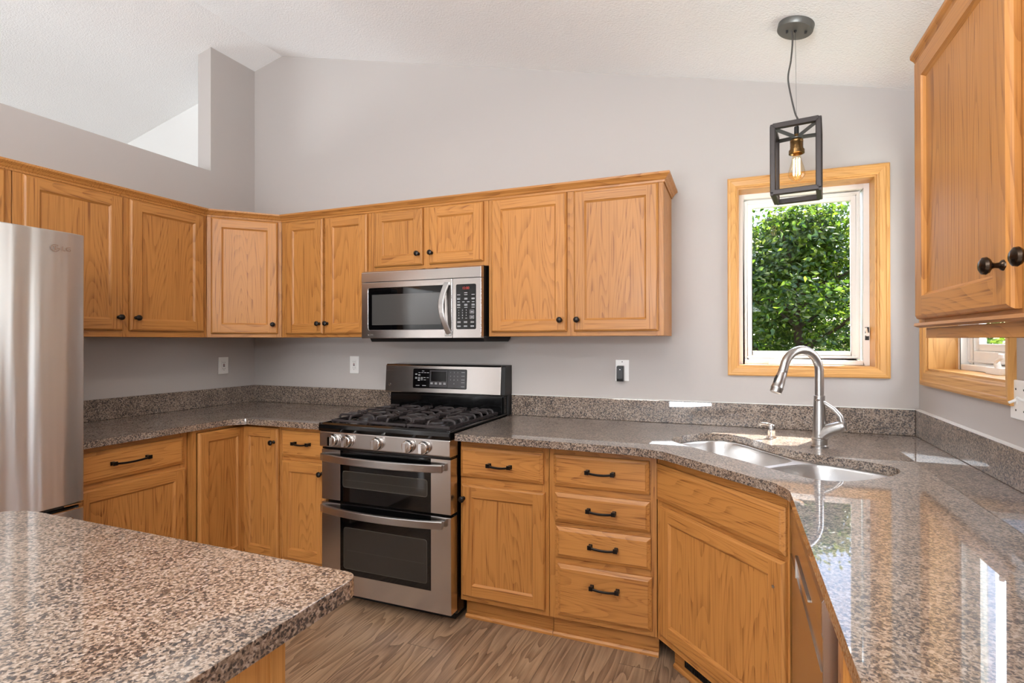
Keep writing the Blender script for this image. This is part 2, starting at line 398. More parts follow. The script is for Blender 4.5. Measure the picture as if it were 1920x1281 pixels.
def window(name, parent_loc, rz, x0, x1, z0, z1, lx0, lx1, lz0, lz1, cw, crank_x, mats, deep=.20, sw_=.018, gs=.022):
    """local x along wall, local -y into the room; y=0 wall face"""
    root = bpy.data.objects.new(name, None); C.objects.link(root); root.location = parent_loc; root.rotation_euler = (0, 0, rz); struct(root)
    mv, mh, md = mats
    cs = MB(mv, mh)
    # mitred, moulded casing: outer rectangle lx, inner rectangle x
    steps = [(0, 0), (0, -.016), (.12, -.019), (.30, -.019), (.36, -.016), (.82, -.013), (.90, -.009), (1, -.007), (1, 0)]
    O = [(lx0, lz0), (lx1, lz0), (lx1, lz1), (lx0, lz1)]; I = [(x0, z0), (x1, z0), (x1, z1), (x0, z1)]
    for k in range(4):
        a, b, c, d = O[k], O[(k + 1) % 4], I[(k + 1) % 4], I[k]
        r0 = [(a[0] + (d[0] - a[0]) * t, y, a[1] + (d[1] - a[1]) * t) for t, y in steps]
        r1 = [(b[0] + (c[0] - b[0]) * t, y, b[1] + (c[1] - b[1]) * t) for t, y in steps]
        cs.loft([r0, r1], 1 if k in (0, 2) else 0)
    cs.build('casing', root)
    j = MB(md, mh)
    t = .012
    j.box(x0 - .001, x0 + t - .004, 0, deep - .09, z0, z1, 0).box(x1 - t + .004, x1 + .001, 0, deep - .09, z0, z1, 0)
    j.box(x0 + t - .004, x1 - t + .004, 0, deep - .09, z1 - t + .004, z1, 1).box(x0 + t - .004, x1 - t + .004, 0, deep - .09, z0, z0 + t - .004, 1)
    j.build('jamb', root)
    fx0, fx1, fz0, fz1 = x0 + .006, x1 - .006, z0 + .006, z1 - .006
    def frame(n, a0, a1, b0, b1, wd, y0, y1, bev=.004, par=root):
        m = MB(vinyl); m.box(a0, a0 + wd, y0, y1, b0, b1).box(a1 - wd, a1, y0, y1, b0, b1).box(a0 + wd, a1 - wd, y0, y1, b1 - wd, b1).box(a0 + wd, a1 - wd, y0, y1, b0, b0 + wd)
        return m.build(n, par, bev)
    fr = frame('frame', fx0, fx1, fz0, fz1, .026, .105, .185)
    sa = frame('sash', fx0 + .028, fx1 - .034, fz0 + .030, fz1 - .030, sw_, .132, .172)
    frame('glazing_stop', fx0 + .028 + sw_, fx1 - .034 - sw_, fz0 + .030 + sw_, fz1 - .030 - sw_, gs, .140, .165, .002)
    frame('screen_rail', fx0 + .036, fx1 - .042, fz0 + .037, fz1 - .037, .006, .126, .132, .001)
    MB(pane_m).box(fx0 + .055, fx1 - .061, .152, .1535, fz0 + .057, fz1 - .057).build('pane', root)
    # crank operator on the bottom rail, sash latch on the right jamb
    ck = MB(vinyl); zc_ = fz0 + .026
    y_ = .06
    ck.box(crank_x - .06, crank_x + .05, y_ + .018, y_ + .060, zc_ - .024, zc_ + .001)
    ck.cyl((crank_x + .01, y_ + .03, zc_), (crank_x + .01, y_ + .024, zc_ + .022), .010)
    ck.tube([(crank_x + .01, y_ + .022, zc_ + .020), (crank_x + .05, y_ + .012, zc_ + .028), (crank_x + .09, y_ + .006, zc_ + .036)], .006, 8)
    ck.cyl((crank_x + .09, y_ + .006, zc_ + .036), (crank_x + .092, y_ + .006, zc_ + .052), .008)
    ck.build('crank_handle', root, .002)
    la = MB(vinyl, blackm); lx = fx1 - .014; lz = z0 + .16
    la.box(lx - .008, lx + .008, .101, .1045, lz - .028, lz + .035, 1)
    la.tube([(lx, .096, lz + .004), (lx - .006, .082, lz + .014), (lx - .010, .076, lz + .030)], .005, 8, 0); la.cyl((lx, .104, lz), (lx, .088, lz), .009, 12, 0)
    la.build('latch', root)
    return root
window('window_1', (0, YW, 0), 0, W1[0], W1[1], W1[2], W1[3], -.034, .669, 1.170, 2.165, .046, .22, (cas_v, cas_x, cas_v))
window('window_2', (XR, 0, 0), -PI / 2, -W2[1], -W2[0], W2[2], W2[3], -2.745, -1.940, 1.150, 2.165, .05, -2.30, (cas_v, cas_x, cas_v), sw_=.05, gs=.03)
# added roof eave, out of view, overhang sized to cut the sun at both windows
ev = MB(ext_m)
ev.poly([(-3.02, zc(-3.02) + .11), (1.45, zc(1.45) + .11), (1.45, zc(1.45) + .24), (-3.02, zc(-3.02) + .24)], [], XZ, YW + .101, YW + .78)
ev.poly([(XR + .101, zc(XR + .1) + .11), (1.45, zc(1.45) + .11), (1.45, zc(1.45) + .24), (XR + .101, zc(XR + .1) + .24)], [], XZ, YR - .5, YW + .1)
struct(ev.build('sun_cutting_eave'))
struct(MB(lawn).box(-14, 16, YW + .2, 24, -.35, -.30).box(XR + .2, 16, -8, YW + .2, -.35, -.30).build('ground'))

# ------------------------------------------------------------------ cabinets
def front_panel(mb, x0, x1, z0, z1, kind, y=0.0, st=.056, vi=0, hi=1):
    """mb materials 0 = vertical grain, 1 = horizontal grain. front towards -y, back at y"""
    T = .019
    def ring(i, d): return [(x0 + i, y - d, z0 + i), (x1 - i, y - d, z0 + i), (x1 - i, y - d, z1 - i), (x0 + i, y - d, z1 - i)]
    if kind == 'drawer':
        hs = [(0, .0), (0, .010), (.004, .0125), (.013, .0165), (.016, T)]
        mb.loft([ring(*h) for h in hs], hi, True, True)
        return
    R = [ring(0, 0), ring(0, .010), ring(.003, .0145), ring(.009, T)]
    mb.add(R[0], [(0, 1, 2, 3)], vi)
    for a, b in zip(R[:-1], R[1:]):
        for k in range(4):
            j = (k + 1) % 4; mb.add([a[k], a[j], b[j], b[k]], [(0, 1, 2, 3)], hi if k in (0, 2) else vi)
    e = .009; yy = y - T
    q = lambda a, b, c, d, m: mb.add([(a, yy, c), (b, yy, c), (b, yy, d), (a, yy, d)], [(0, 1, 2, 3)], m)
    q(x0 + e, x0 + st, z0 + e, z1 - e, vi); q(x1 - st, x1 - e, z0 + e, z1 - e, vi)
    q(x0 + st, x1 - st, z0 + e, z0 + st, hi); q(x0 + st, x1 - st, z1 - st, z1 - e, hi)
    S = [ring(st, T), ring(st + .003, T - .004), ring(st + .009, T - .009)]
    for a, b in zip(S[:-1], S[1:]):
        for k in range(4):
            j = (k + 1) % 4; mb.add([a[k], a[j], b[j], b[k]], [(0, 1, 2, 3)], hi if k in (0, 2) else vi)
    mb.add(S[-1], [(0, 1, 2, 3)], vi)

def knob(parent, x, z, y=-.019, mat=None, s=1.0, n=18):
    mb = MB(mat or bronze)
    mb.lathe([(.0095 * s, 0), (.0085 * s, .003 * s), (.0050 * s, .006 * s), (.0042 * s, .012 * s), (.0060 * s, .016 * s), (.0125 * s, .020 * s), (.0150 * s, .024 * s), (.0140 * s, .029 * s), (.0085 * s, .0325 * s), (0, .0335 * s)], (x, y, z), (0, -1, 0), n)
    return mb.build('knob', parent)
def pull(parent, x, z, L=.115, y=-.019):
    mb = MB(bronze)
    for sx in (-1, 1):
        xx = x + sx * L / 2
        mb.box(xx - .008, xx + .008, y - .006, y, z - .009, z + .009); mb.box(xx - .0055, xx + .0055, y - .026, y - .005, z - .006, z + .008)
        mb.box(xx - .009, xx + .009, y - .029, y - .021, z - .008, z + .010)
    pts = [(x + L / 2 * t, y - .025, z - .006 * (1 - t * t) + .001) for t in [k / 6 - 1 for k in range(13)]]
    mb.tube(pts, .004, flat=(.0045, .004), upv=(0, 0, 1))
    return mb.build('handle', parent, .0012)

def cabinet(name, label, cat, loc, rz, W, D, z0, z1, fronts, stiles=(), rails=(), toe=None, group=None, body=None, fr_z1=None, ends=(.038, .038), hollow=False, end_right=False):
    root = thing(name, label, cat, loc, rz, group)
    e = .0008; fz1 = fr_z1 or z1
    b = MB(oak_v, oak_h)
    if body: b.poly(body, [], XY, z0, z1, 0)
    elif hollow:
        pass
    else: b.box(e, W - e, .0195, D, z0, z1, 0)
    if b.v: b.build('carcass', root, .001)
    f = MB(oak_v, oak_h)
    f.box(e + .004, W - e - .004, .0007, .019, z0, fz1, 1)
    for (a, c) in [(e, ends[0]), (W - ends[1], W - e)] + list(stiles): f.box(a, c, 0, .019, z0, fz1, 0)
    f.build('face_frame', root, .0008, 1)
    for fr in fronts:
        kind, x0, x1, a0, a1 = fr[:5]
        m = MB(oak_v, oak_h); front_panel(m, x0, x1, a0, a1, kind, -.0006)
        o = m.build('door' if kind == 'door' else 'drawer_front', root)
        if len(fr) > 5 and fr[5]:
            (knob if kind == 'door' else pull)(o, fr[5][0], fr[5][1], *(fr[5][2:]))
    if toe:
        t = MB(oak_h, oak_h); ty, th = toe; t.box(e, W - e, ty, ty + .012, 0.0, th, 0)
        t.build('toe_kick', root)
        q = MB(oak_h); q.loft([[(x, ty - .0005, .0), (x, ty - .016, .0), (x, ty - .017, .010), (x, ty - .010, .018), (x, ty - .0005, .019)] for x in (e, W - e)])
        q.build('shoe_moulding', root)
    return root

YU = YW - .325            # face frame plane, upper cabinets on the back wall
XU = XL + .325            # on the left wall
YB = YW - .615            # base cabinets, back wall
XB = XL + .615
UZ0, UZ1 = 1.370, 2.118
GU, GB = 'honey oak wall cabinets', 'honey oak base cabinets'
DU = .324
# narrow pair left of the microwave
x0 = -2.672
cabinet('wall_cabinet', 'oak wall cabinet with two narrow doors between the angled corner cabinet and microwave', 'cabinet', (x0, YU, 0), 0, .687, DU, UZ0, UZ1,
        [('door', .045, .340, 1.390, 2.090, (.318, 1.452)), ('door', .357, .667, 1.390, 2.090, (.379, 1.452))], group=GU)
x0 = -1.985
cabinet('wall_cabinet', 'short honey oak wall cabinet with two small square doors directly above the microwave', 'cabinet', (x0, YU, 0), 0, .760, DU, 1.7475, UZ1,
        [('door', .029, .357, 1.772, 2.090, (.335, 1.832)), ('door', .398, .733, 1.772, 2.090, (.420, 1.832))], stiles=[(.357, .398)], group=GU)
x0 = -1.225
cabinet('wall_cabinet', 'wide two-door honey oak wall cabinet on the back wall, right of the microwave', 'cabinet', (x0, YU, 0), 0, .913, DU, UZ0, UZ1,
        [('door', .021, .438, 1.392, 2.092, (.408, 1.450)), ('door', .475, .889, 1.392, 2.092, (.496, 1.450))], stiles=[(.430, .485)], group=GU)
# diagonal corner
pL, pR = Vector((XU, 2.205)), Vector((-2.673, YU))
W_ = (pR - pL).length; th = math.atan2(pR.y - pL.y, pR.x - pL.x)
def loc2(px, py):
    d = Vector((px, py)) - pL; c, s = math.cos(-th), math.sin(-th); return (d.x * c - d.y * s, d.x * s + d.y * c)
bd = [loc2(XU - .010, 2.2065), loc2(-2.6745, YU + .010), loc2(-2.6745, YW - .002), loc2(XL + .002, YW - .002), loc2(XL + .002, 2.2065)]
cc = cabinet('corner_wall_cabinet', 'angled single-door honey oak wall cabinet filling the left corner of the room', 'cabinet', (pL.x, pL.y, 0), th, W_, .3, UZ0, UZ1,
        [('door', .022, W_ - .022, 1.392, 2.090, (W_ - .050, 1.450))], group=GU, body=bd, ends=(.03, .03))
# left wall uppers
cabinet('wall_cabinet', 'two-door honey oak wall cabinet on the left wall, between the refrigerator and the corner', 'cabinet', (XU, 1.310, 0), PI / 2, .894, DU, UZ0, UZ1,
        [('door', .032, .434, 1.402, 2.090, (.410, 1.470)), ('door', .465, .868, 1.402, 2.090, (.492, 1.470))], stiles=[(.428, .472)], group=GU)
cabinet('wall_cabinet', 'short honey oak wall cabinet above the refrigerator at the left photo edge', 'cabinet', (XU, .395, 0), PI / 2, .914, DU, 1.83, UZ1,
        [('door', .030, .440, 1.850, 2.090, (.415, 1.89)), ('door', .478, .888, 1.850, 2.090, (.500, 1.89))], stiles=[(.435, .480)], group=GU)
# crown moulding along the run
def sweep(path, prof, name, mat, parent=None, closed=False):
    """path of 2D points with the outward side on the right of travel; prof (out, z)"""
    rings = []
    for i, p in enumerate(path):
        p = Vector(p); ns = []
        if i > 0: d = (p - Vector(path[i - 1])).normalized(); ns.append(Vector((d.y, -d.x)))
        if i < len(path) - 1: d = (Vector(path[i + 1]) - p).normalized(); ns.append(Vector((d.y, -d.x)))
        nn = sum(ns, Vector((0, 0))); nn.normalize(); k = 1 / max(.3, nn.dot(ns[0]))
        rings.append([(p.x + nn.x * k * o, p.y + nn.y * k * o, z) for o, z in prof])
    m = MB(mat)
    m.loft(rings, 0)
    return m.build(name, parent)
CP = [(.0008, 2.094), (.005, 2.094), (.007, 2.103), (.012, 2.107), (.018, 2.116), (.028, 2.124), (.031, 2.127), (.031, 2.136), (.0008, 2.136)]
ob = sweep([(XU, .395), (XU, 2.205), (-2.673, YU), (-.312, YU), (-.312, YW - .002)], CP, 'crown_moulding', oak_h)
tag(ob, 'oak crown moulding running along the top of the left and back wall cabinets', 'moulding')

# right wall cabinet
xr = XR - .328
rc = cabinet('wall_cabinet', 'large honey oak wall cabinet on the right wall, seen at a steep angle', 'cabinet', (xr, 1.625, 0), -PI / 2, 1.09, .327, 1.392, 2.084,
        [('door', .025, .520, 1.400, 2.064, (.503, 1.476, -.019, knobbr, 1.05)), ('door', .575, 1.065, 1.400, 2.064, (.612, 1.476, -.019, knobbr, 1.05))], stiles=[(.515, .58)], group=GU)
q = MB(oak_h); q.loft([[(x, y, z) for y, z in [(.0, 1.391), (-.012, 1.391), (-.014, 1.384), (-.006, 1.380), (.0, 1.379)]] for x in (0, 1.09)]).box(.012, 1.075, .010, .024, 1.352, 1.379)
q.box(.012, .024, .024, .31, 1.352, 1.379)
q.build('light_rail', rc)
CQ = [(o * .5 + .0004, z - .034) for o, z in CP]
r_ = [[(-o if e == 0 else 1.09 + o, -o, z) for o, z in CQ] for e in (0, 1)]
q = MB(oak_h, oak_d); q.loft(r_); q.loft([[(-o, -o, z) for o, z in CQ], [(-o, .326, z) for o, z in CQ]], 1); q.build('crown_moulding', rc)

# base cabinets
BZ0, BZ1 = .108, .879
TO = (.058, .107)
cabinet('base_cabinet', 'oak base cabinet with top drawer over a wide door, right of the refrigerator', 'cabinet', (XB - .02 + .0, 1.365, 0), PI / 2, .530, .592, BZ0, BZ1,
        [('drawer', .025, .506, .715, .852, (.245, .788, .150)), ('door', .025, .514, .135, .690)], toe=TO, group=GB, ends=(.04, .04))
# lazy susan corner: two leaves meeting at the inner corner
ls = thing('corner_base_cabinet', 'inner corner oak base cabinet whose two hinged door leaves meet at a right angle', 'cabinet', (-2.647, 2.201, 0), 0, GB)
b = MB(oak_v); xx, yy = -2.647, 2.201
pts = [(-2.667, 1.897), (-2.667, 2.221), (-2.3625, 2.221), (-2.3625, YW - .002), (XL + .002, YW - .002), (XL + .002, 1.897)]
b.poly([(a - xx, c - yy) for a, c in pts], [], XY, BZ0, BZ1).build('carcass', ls)
f = MB(oak_v, oak_h)
f.box(-.0195, -.001, -.304, .0, .866, BZ1, 1).box(-.001, .2845, .0005, .0195, .866, BZ1, 1).box(.262, .2845, .0005, .0195, BZ0, .866, 0).box(-.0195, -.001, -.304, -.284, BZ0, .866, 0)
f.build('face_frame', ls, .0008)
for rz, a, c, kn in ((PI / 2, -.280, -.004, None), (0, .004, .270, (.246, .785))):
    m = MB(oak_v, oak_h); front_panel(m, a, c, .140, .862, 'door', 0, .050); o = m.build('door', ls, rot=(0, 0, rz), loc=(0, 0, 0))
    if kn: knob(o, *kn)
t = MB(oak_h); t.box(-.09, .2845, .060, .072, 0, .107).box(-.09, -.078, -.304, .06, 0, .107); t.build('toe_kick', ls)
cabinet('base_cabinet', 'narrow oak base cabinet with small drawer over a door, left of the range', 'cabinet', (-2.361, YB, 0), 0, .3305, .613, BZ0, BZ1,
        [('drawer', .010, .324, .712, .854, (.168, .790, .100)), ('door', .014, .324, .150, .690, (.300, .640))], toe=TO, group=GB, ends=(.014, .006))
cabinet('base_cabinet', 'honey oak base cabinet with one drawer over one door, directly right of the range', 'cabinet', (-1.233, YB, 0), 0, .450, .613, BZ0, BZ1,
        [('drawer', .006, .426, .702, .842, (.216, .768, .105)), ('door', .012, .434, .134, .664, (.026, .600))], toe=TO, group=GB, ends=(.035, .035))
cabinet('drawer_cabinet', 'honey oak base cabinet with a stack of four drawers, left of the angled sink cabinet', 'cabinet', (-.782, YB, 0), 0, .476, .613, BZ0, BZ1,
        [('drawer', .025, .446, .702, .842, (.240, .778, .112)), ('drawer', .030, .448, .544, .672, (.244, .612, .112)),
         ('drawer', .036, .452, .388, .523, (.252, .458, .112)), ('drawer', .042, .456, .132, .358, (.258, .284, .112))], toe=TO, group=GB, ends=(.028, .026))
# diagonal sink base
sp, eq = Vector((-.304, 2.199)), Vector((.154, 1.741))
Wd = (eq - sp).length
sb = cabinet('sink_cabinet', 'angled corner sink base cabinet in oak with a false drawer panel over one big door', 'cabinet', (sp.x, sp.y, 0), -PI / 4, Wd, .5, BZ0, BZ1,
        [('drawer', .010, Wd - .006, .690, .838), ('door', .036, Wd - .008, .142, .672)], group=GB, ends=(.03, .012), hollow=True)
s45 = math.sqrt(.5)
def ls45(X, Y): d = (X - sp.x, Y - sp.y); return (d[0] * s45 - d[1] * s45, d[0] * s45 + d[1] * s45)
m = MB(oak_v)
def wallseg(P, Q, t=.012):
    p, q_ = Vector(ls45(*P)), Vector(ls45(*Q)); d = (q_ - p).normalized(); n = Vector((-d.y, d.x)) * t / 2
    m.loft([[(a.x, a.y, z) for a in (p - n, q_ - n, q_ + n, p + n)] for z in (BZ0, .878)])
wallseg((-.297, 2.225), (-.297, 2.80)); wallseg((.182, 1.750), (.77, 1.750))
m.poly([ls45(*P) for P in [(-.29, 2.23), (-.29, 2.80), (.77, 2.80), (.77, 1.76), (.19, 1.76)]], [], XY, .11, .13)
m.build('side_panel', sb)
m = MB(oak_h); m.box(.035, Wd + .02, .060, .072, 0, .107); m.build('toe_kick', sb)
m = MB(oak_h); m.loft([[(x, .0595, .0), (x, .044, .0), (x, .043, .010), (x, .050, .018), (x, .0595, .019)] for x in (.045, Wd)]); m.build('shoe_moulding', sb)
m = MB(blackm); m.box(.10, .40, .056, .0598, .030, .100)
for k in range(30): m.box(.108 + k * .0097, .112 + k * .0097, .050, .056, .036, .094)
m.build('toe_kick_vent', sb, label='black slotted air register in the toe kick')
m = MB(nickel); m.lathe([(.005, 0), (.005, .0015), (.003, .0022), (0, .0022)], (Wd - .045, -.0196, .585), (0, -1, 0), 12); m.build('screw_hole_cap', sb)
# dishwasher
dw = thing('dishwasher', 'stainless dishwasher seen edge-on under the right counter, beside the sink cabinet', 'dishwasher', (.186, 1.742, 0), -PI / 2)
m = MB(blackm); m.box(.004, .600, .002, .57, .10, .872); m.build('tub_body', dw)
m = MB(steel_h, black)
m.poly([(.0, .12), (.0, .765), (-.002, .775), (-.002, .835), (.004, .844), (.030, .846), (.030, .12)][::-1], [], lambda a, b, t: (t, a - .028, b), .004, .602)
m.build('door', dw, .0015)
m = MB(black); m.box(.02, .590, -.020, .0, .8465, .8500); m.build('control_strip', dw)
m = MB(steel_h); m.box(.004, .602, -.0315, -.0285, .700, .7025); m.build('panel_seam', dw)
m = MB(nickel); m.box(.17, .175, -.034, -.0285, .70, .76).box(.17, .43, -.034, -.0285, .755, .76); m.build('pocket_handle', dw)
m = MB(blackm); m.box(.01, .595, .03, .05, .0, .10); m.build('toe_kick', dw)
cabinet('base_cabinet', 'honey oak base cabinet past the dishwasher, a sliver under the right counter edge', 'cabinet', (.197, 1.136, 0), -PI / 2, .90, .58, BZ0, BZ1,
        [('door', .03, .435, .135, .842), ('door', .465, .87, .135, .842)], toe=TO, group=GB)

# ------------------------------------------------------------------ countertops
CZ0, CZ1, SZ = .880, .912, 1.029
def rounded(pts, rs, n=6):
    out = []
    for i, p in enumerate(pts):
        r = rs[i] if isinstance(rs, (list, tuple)) else rs
        if not r: out.append(tuple(p)); continue
        P = Vector(p); a = (Vector(pts[i - 1]) - P).normalized(); b = (Vector(pts[(i + 1) % len(pts)]) - P).normalized()
        ang = a.angle(b); t = r / math.tan(ang / 2); s_ = P + a * t; e_ = P + b * t
        c = P + (a + b).normalized() * (r / math.sin(ang / 2))
        a0 = math.atan2(s_.y - c.y, s_.x - c.x); a1 = math.atan2(e_.y - c.y, e_.x - c.x); d = (a1 - a0 + PI) % (2 * PI) - PI
        out += [(c.x + r * math.cos(a0 + d * k / n), c.y + r * math.sin(a0 + d * k / n)) for k in range(n + 1)]
    return out
def smooth_closed(pts, n=5):
    out = []; m = len(pts)
    for i in range(m):
        p0, p1, p2, p3 = [Vector(pts[(i + k) % m]) for k in (-1, 0, 1, 2)]
        for k in range(n):
            t = k / n; out.append(tuple(.5 * ((2 * p1) + (p2 - p0) * t + (2 * p0 - 5 * p1 + 4 * p2 - p3) * t * t + (3 * p1 - p0 - 3 * p2 + p3) * t ** 3)))
    return out
lc = thing('countertop', 'brown speckled granite countertop between the refrigerator and the range', 'countertop', (-2.9, 2.4, CZ0))
def rel(pts, o): return [(a - o[0], b - o[1]) for a, b in pts]
g = [(XL + .001, 1.3655), (-2.632, 1.3655), (-2.632, 2.090), (-2.560, 2.148), (-2.0265, 2.148), (-2.0265, YW - .001), (XL + .001, YW - .001)]
MB(gran).poly(rel(rounded(g, [0, .01, .12, .05, .008, 0, 0]), (-2.9, 2.4)), [], XY, 0, CZ1 - CZ0).build('slab', lc, .007, 3)
def splash(b, label):
    m = MB(gran); m.box(*b, CZ1 + .0005, SZ); tag(m.build('backsplash', None, .002), label, 'backsplash', 'granite backsplash strips')
splash((XL + .001, XL + .020, 1.3655, YW - .001), 'low granite backsplash strip along the left wall, from refrigerator to corner')
splash((XL + .0205, -2.0605, YW - .020, YW - .001), 'low granite backsplash strip on the back wall, left of the range')
splash((-1.2285, XR - .020, YW - .020, YW - .001), 'long granite backsplash strip on the back wall, right of the range')
splash((XR - .0195, XR - .001, -.45, YW - .001), 'low granite backsplash strip along the right wall below the switch plate')
ORR = (.3, 2.0)
rc_ = thing('countertop', 'brown speckled granite countertop right of the range, holding the double sink', 'countertop', (.3, 2.0, CZ0))
g = [(-1.2285, YW - .001), (-1.2285, 2.128), (-.40, 2.108), (-.27, 2.075), (.115, 1.728), (.147, 1.66), (.152, -.45), (XR - .001, -.45), (XR - .001, YW - .001)]
g = rounded(g, [0, .008, .1, .12, .03, .06, .0, 0, 0])
uv = lambda u, v: (s45 * (u + v), s45 * (v - u))
so = [(-1.862, 1.50), (-1.895, 1.60), (-1.893, 1.70), (-1.850, 1.775), (-1.76, 1.800), (-1.66, 1.785), (-1.56, 1.764), (-1.47, 1.757), (-1.38, 1.768), (-1.29, 1.798), (-1.20, 1.832), (-1.125, 1.838), (-1.075, 1.800), (-1.050, 1.72), (-1.050, 1.62), (-1.066, 1.53), (-1.11, 1.463), (-1.18, 1.443), (-1.30, 1.441), (-1.47, 1.441), (-1.64, 1.441), (-1.77, 1.443), (-1.825, 1.460)]
hole_ = smooth_closed([uv(*p) for p in so], 4)
MB(gran).poly(rel(g, ORR), [rel(hole_, ORR)], XY, 0, CZ1 - CZ0).build('slab', rc_, .006, 3)
# sink
SO = uv(-1.47, 1.62)
sk = thing('kitchen_sink', 'double-bowl stainless steel undermount sink set diagonally in the corner counter', 'sink', (SO[0], SO[1], .68), -PI / 4)
def sc2(u, v): return (u + 1.47, v - 1.62)     # sink-local coordinates
def bowlshape(pts, n=4): return smooth_closed([sc2(*p) for p in pts], n)
bl = bowlshape([(-1.855, 1.50), (-1.885, 1.60), (-1.880, 1.71), (-1.83, 1.772), (-1.74, 1.785), (-1.60, 1.762), (-1.48, 1.745), (-1.425, 1.715), (-1.410, 1.60), (-1.420, 1.49), (-1.470, 1.452), (-1.60, 1.450), (-1.74, 1.450), (-1.82, 1.462)])
br = bowlshape([(-1.375, 1.50), (-1.385, 1.60), (-1.375, 1.70), (-1.33, 1.765), (-1.24, 1.800), (-1.14, 1.822), (-1.082, 1.790), (-1.060, 1.70), (-1.060, 1.60), (-1.078, 1.51), (-1.13, 1.455), (-1.22, 1.450), (-1.32, 1.452)])
ho = [(a[0] * s45 - a[1] * s45 + 1.47, a[0] * s45 + a[1] * s45 - 1.62) for a in hole_]
cen = Vector((.0, .02))
flo = [(cen.x + (a - cen.x) * 1.045, cen.y + (b - cen.y) * 1.08) for a, b in ho]
MB(steel_s).poly(flo, [bl, br], XY, .1965, .1995).build('rim', sk)
for sh, nm in ((bl, 'left'), (br, 'right')):
    c0 = Vector((sum(p[0] for p in sh) / len(sh), sum(p[1] for p in sh) / len(sh)))
    def rg(k, z): return [(c0.x + (a - c0.x) * k, c0.y + (b - c0.y) * k, z) for a, b in sh]
    m = MB(steel_s); m.loft([rg(1, .1965), rg(.985, .190), rg(.965, .06), rg(.945, .025), rg(.88, .006), rg(.75, .0), rg(.12, -.004)], 0, False, True, True)
    o = m.build('basin', sk)
    m = MB(chrome); m.lathe([(.045, .002), (.043, .004), (.035, .001), (.02, -.002), (0, -.002)], (c0.x, c0.y, -.001), (0, 0, 1), 24); m.build('drain', o)
# faucet
fx, fy = .322, 2.388
fa = thing('faucet', 'tall brushed nickel gooseneck pull-down faucet standing behind the sink', 'faucet', (fx, fy, CZ1))
m = MB(nickel); m.lathe([(.033, 0), (.033, .006), (.029, .010), (.029, .030), (.031, .032), (.031, .036), (.026, .040), (.024, .10), (.022, .16), (.0205, .20), (.021, .205), (.0205, .209), (.019, .210)], n=28)
hd = Vector((.93, -.36, 0)).normalized()
m.tube([Vector((0, 0, .045)) + hd * .006, hd * .018 + Vector((0, 0, .058)), hd * .040 + Vector((0, 0, .074)), hd * .068 + Vector((0, 0, .086)), hd * .080 + Vector((0, 0, .090))], [.026, .026, .0245, .023, .022], 18)
m.build('body', fa)
dv = Vector((-.80, -.60, 0)).normalized(); R = .088
pts = [Vector((0, 0, .208)), Vector((0, 0, .26)), Vector((0, 0, .308))]
for k in range(1, 15):
    a = math.radians(k * 12.0); pts.append(dv * (R - R * math.cos(a)) + Vector((0, 0, .308 + R * math.sin(a))))
e1 = pts[-1]; dd = (pts[-1] - pts[-2]).normalized(); pts.append(e1 + dd * .012)
m = MB(nickel); m.tube(pts, .0170, 20); m.build('spout', fa)
dh = (dd + dv * .10).normalized(); e2 = pts[-1]
m = MB(nickel, blackm); m.lathe([(.0178, 0), (.0178, .004), (.0168, .006), (.018, .012), (.0215, .050), (.0225, .070), (.0235, .072), (.0235, .078), (.0225, .080), (.0215, .094), (.018, .096), (0, .096)], e2, dh, 24)
pb = e2 + dh * .035 + dv * .020
m.tube([pb - dh * .012, pb + dv * .003, pb + dh * .018], .0055, 8, 1); m.build('spray_head', fa)
hv = hd * .082 + Vector((0, 0, .092))
m = MB(nickel); m.lathe([(.020, -.012), (.0215, -.004), (.0215, .006), (.018, .012), (0, .013)], hv, hd + Vector((0, 0, .25)), 20)
m.tube([hv + Vector((0, 0, .012)), hv - hd * .006 + Vector((0, 0, .038)), hv - hd * .030 + Vector((0, 0, .066)), hv - hd * .062 + Vector((0, 0, .088)), hv - hd * .096 + Vector((0, 0, .104)) + Vector((0, -.022, 0))], [.012, .0105, .0095, .0085, .007], 12)
m.build('handle', fa)
sd = thing('soap_dispenser', 'small chrome soap dispenser with a sideways nozzle behind the left sink bowl', 'soap dispenser', (.151, 2.527, CZ1))
m = MB(chrome); m.lathe([(.021, 0), (.021, .004), (.0165, .008), (.0155, .024), (.0165, .026), (.0165, .056), (.014, .060), (0, .061)], n=22); m.build('pump_body', sd)
m = MB(chrome); m.tube([(.0, 0, .055), (-.018, -.006, .062), (-.038, -.012, .064), (-.052, -.016, .060)], [.0085, .0065, .0055, .0045], 10); m.build('nozzle', sd)

# island
isl = thing('island_cabinet', 'oak kitchen island base under the near granite top, only its far side edge showing', 'kitchen island', (-1.20, .10, 0))
m = MB(oak_v, oak_h); m.box(-.48, .478, -.68, .570, .0, .8785, 0); m.build('carcass', isl)
m = MB(cas_v, cas_x)
m.box(.4785, .486, .545, .572, 0, .878, 0).box(.4785, .486, -.68, -.62, 0, .878, 0).box(.4785, .486, -.62, .545, .0, .09, 1)
m.build('corner_trim', isl)
m = MB(oak('oak_island_panel', 2, CL, CDk)); m.box(.4785, .482, -.62, .545, .09, .8785); m.build('side_panel', isl)
ic = thing('island_countertop', 'brown speckled granite island top in the near left foreground', 'countertop', (-1.22, .10, CZ0))
g = [(-1.80, .787), (-1.80, -.66), (-.652, -.66), (-.652, .787)]
MB(gran).poly(rel(rounded(g, [.14, .03, .03, .030]), (-1.22, .10)), [], XY, 0, .034).build('slab', ic, .008, 4)

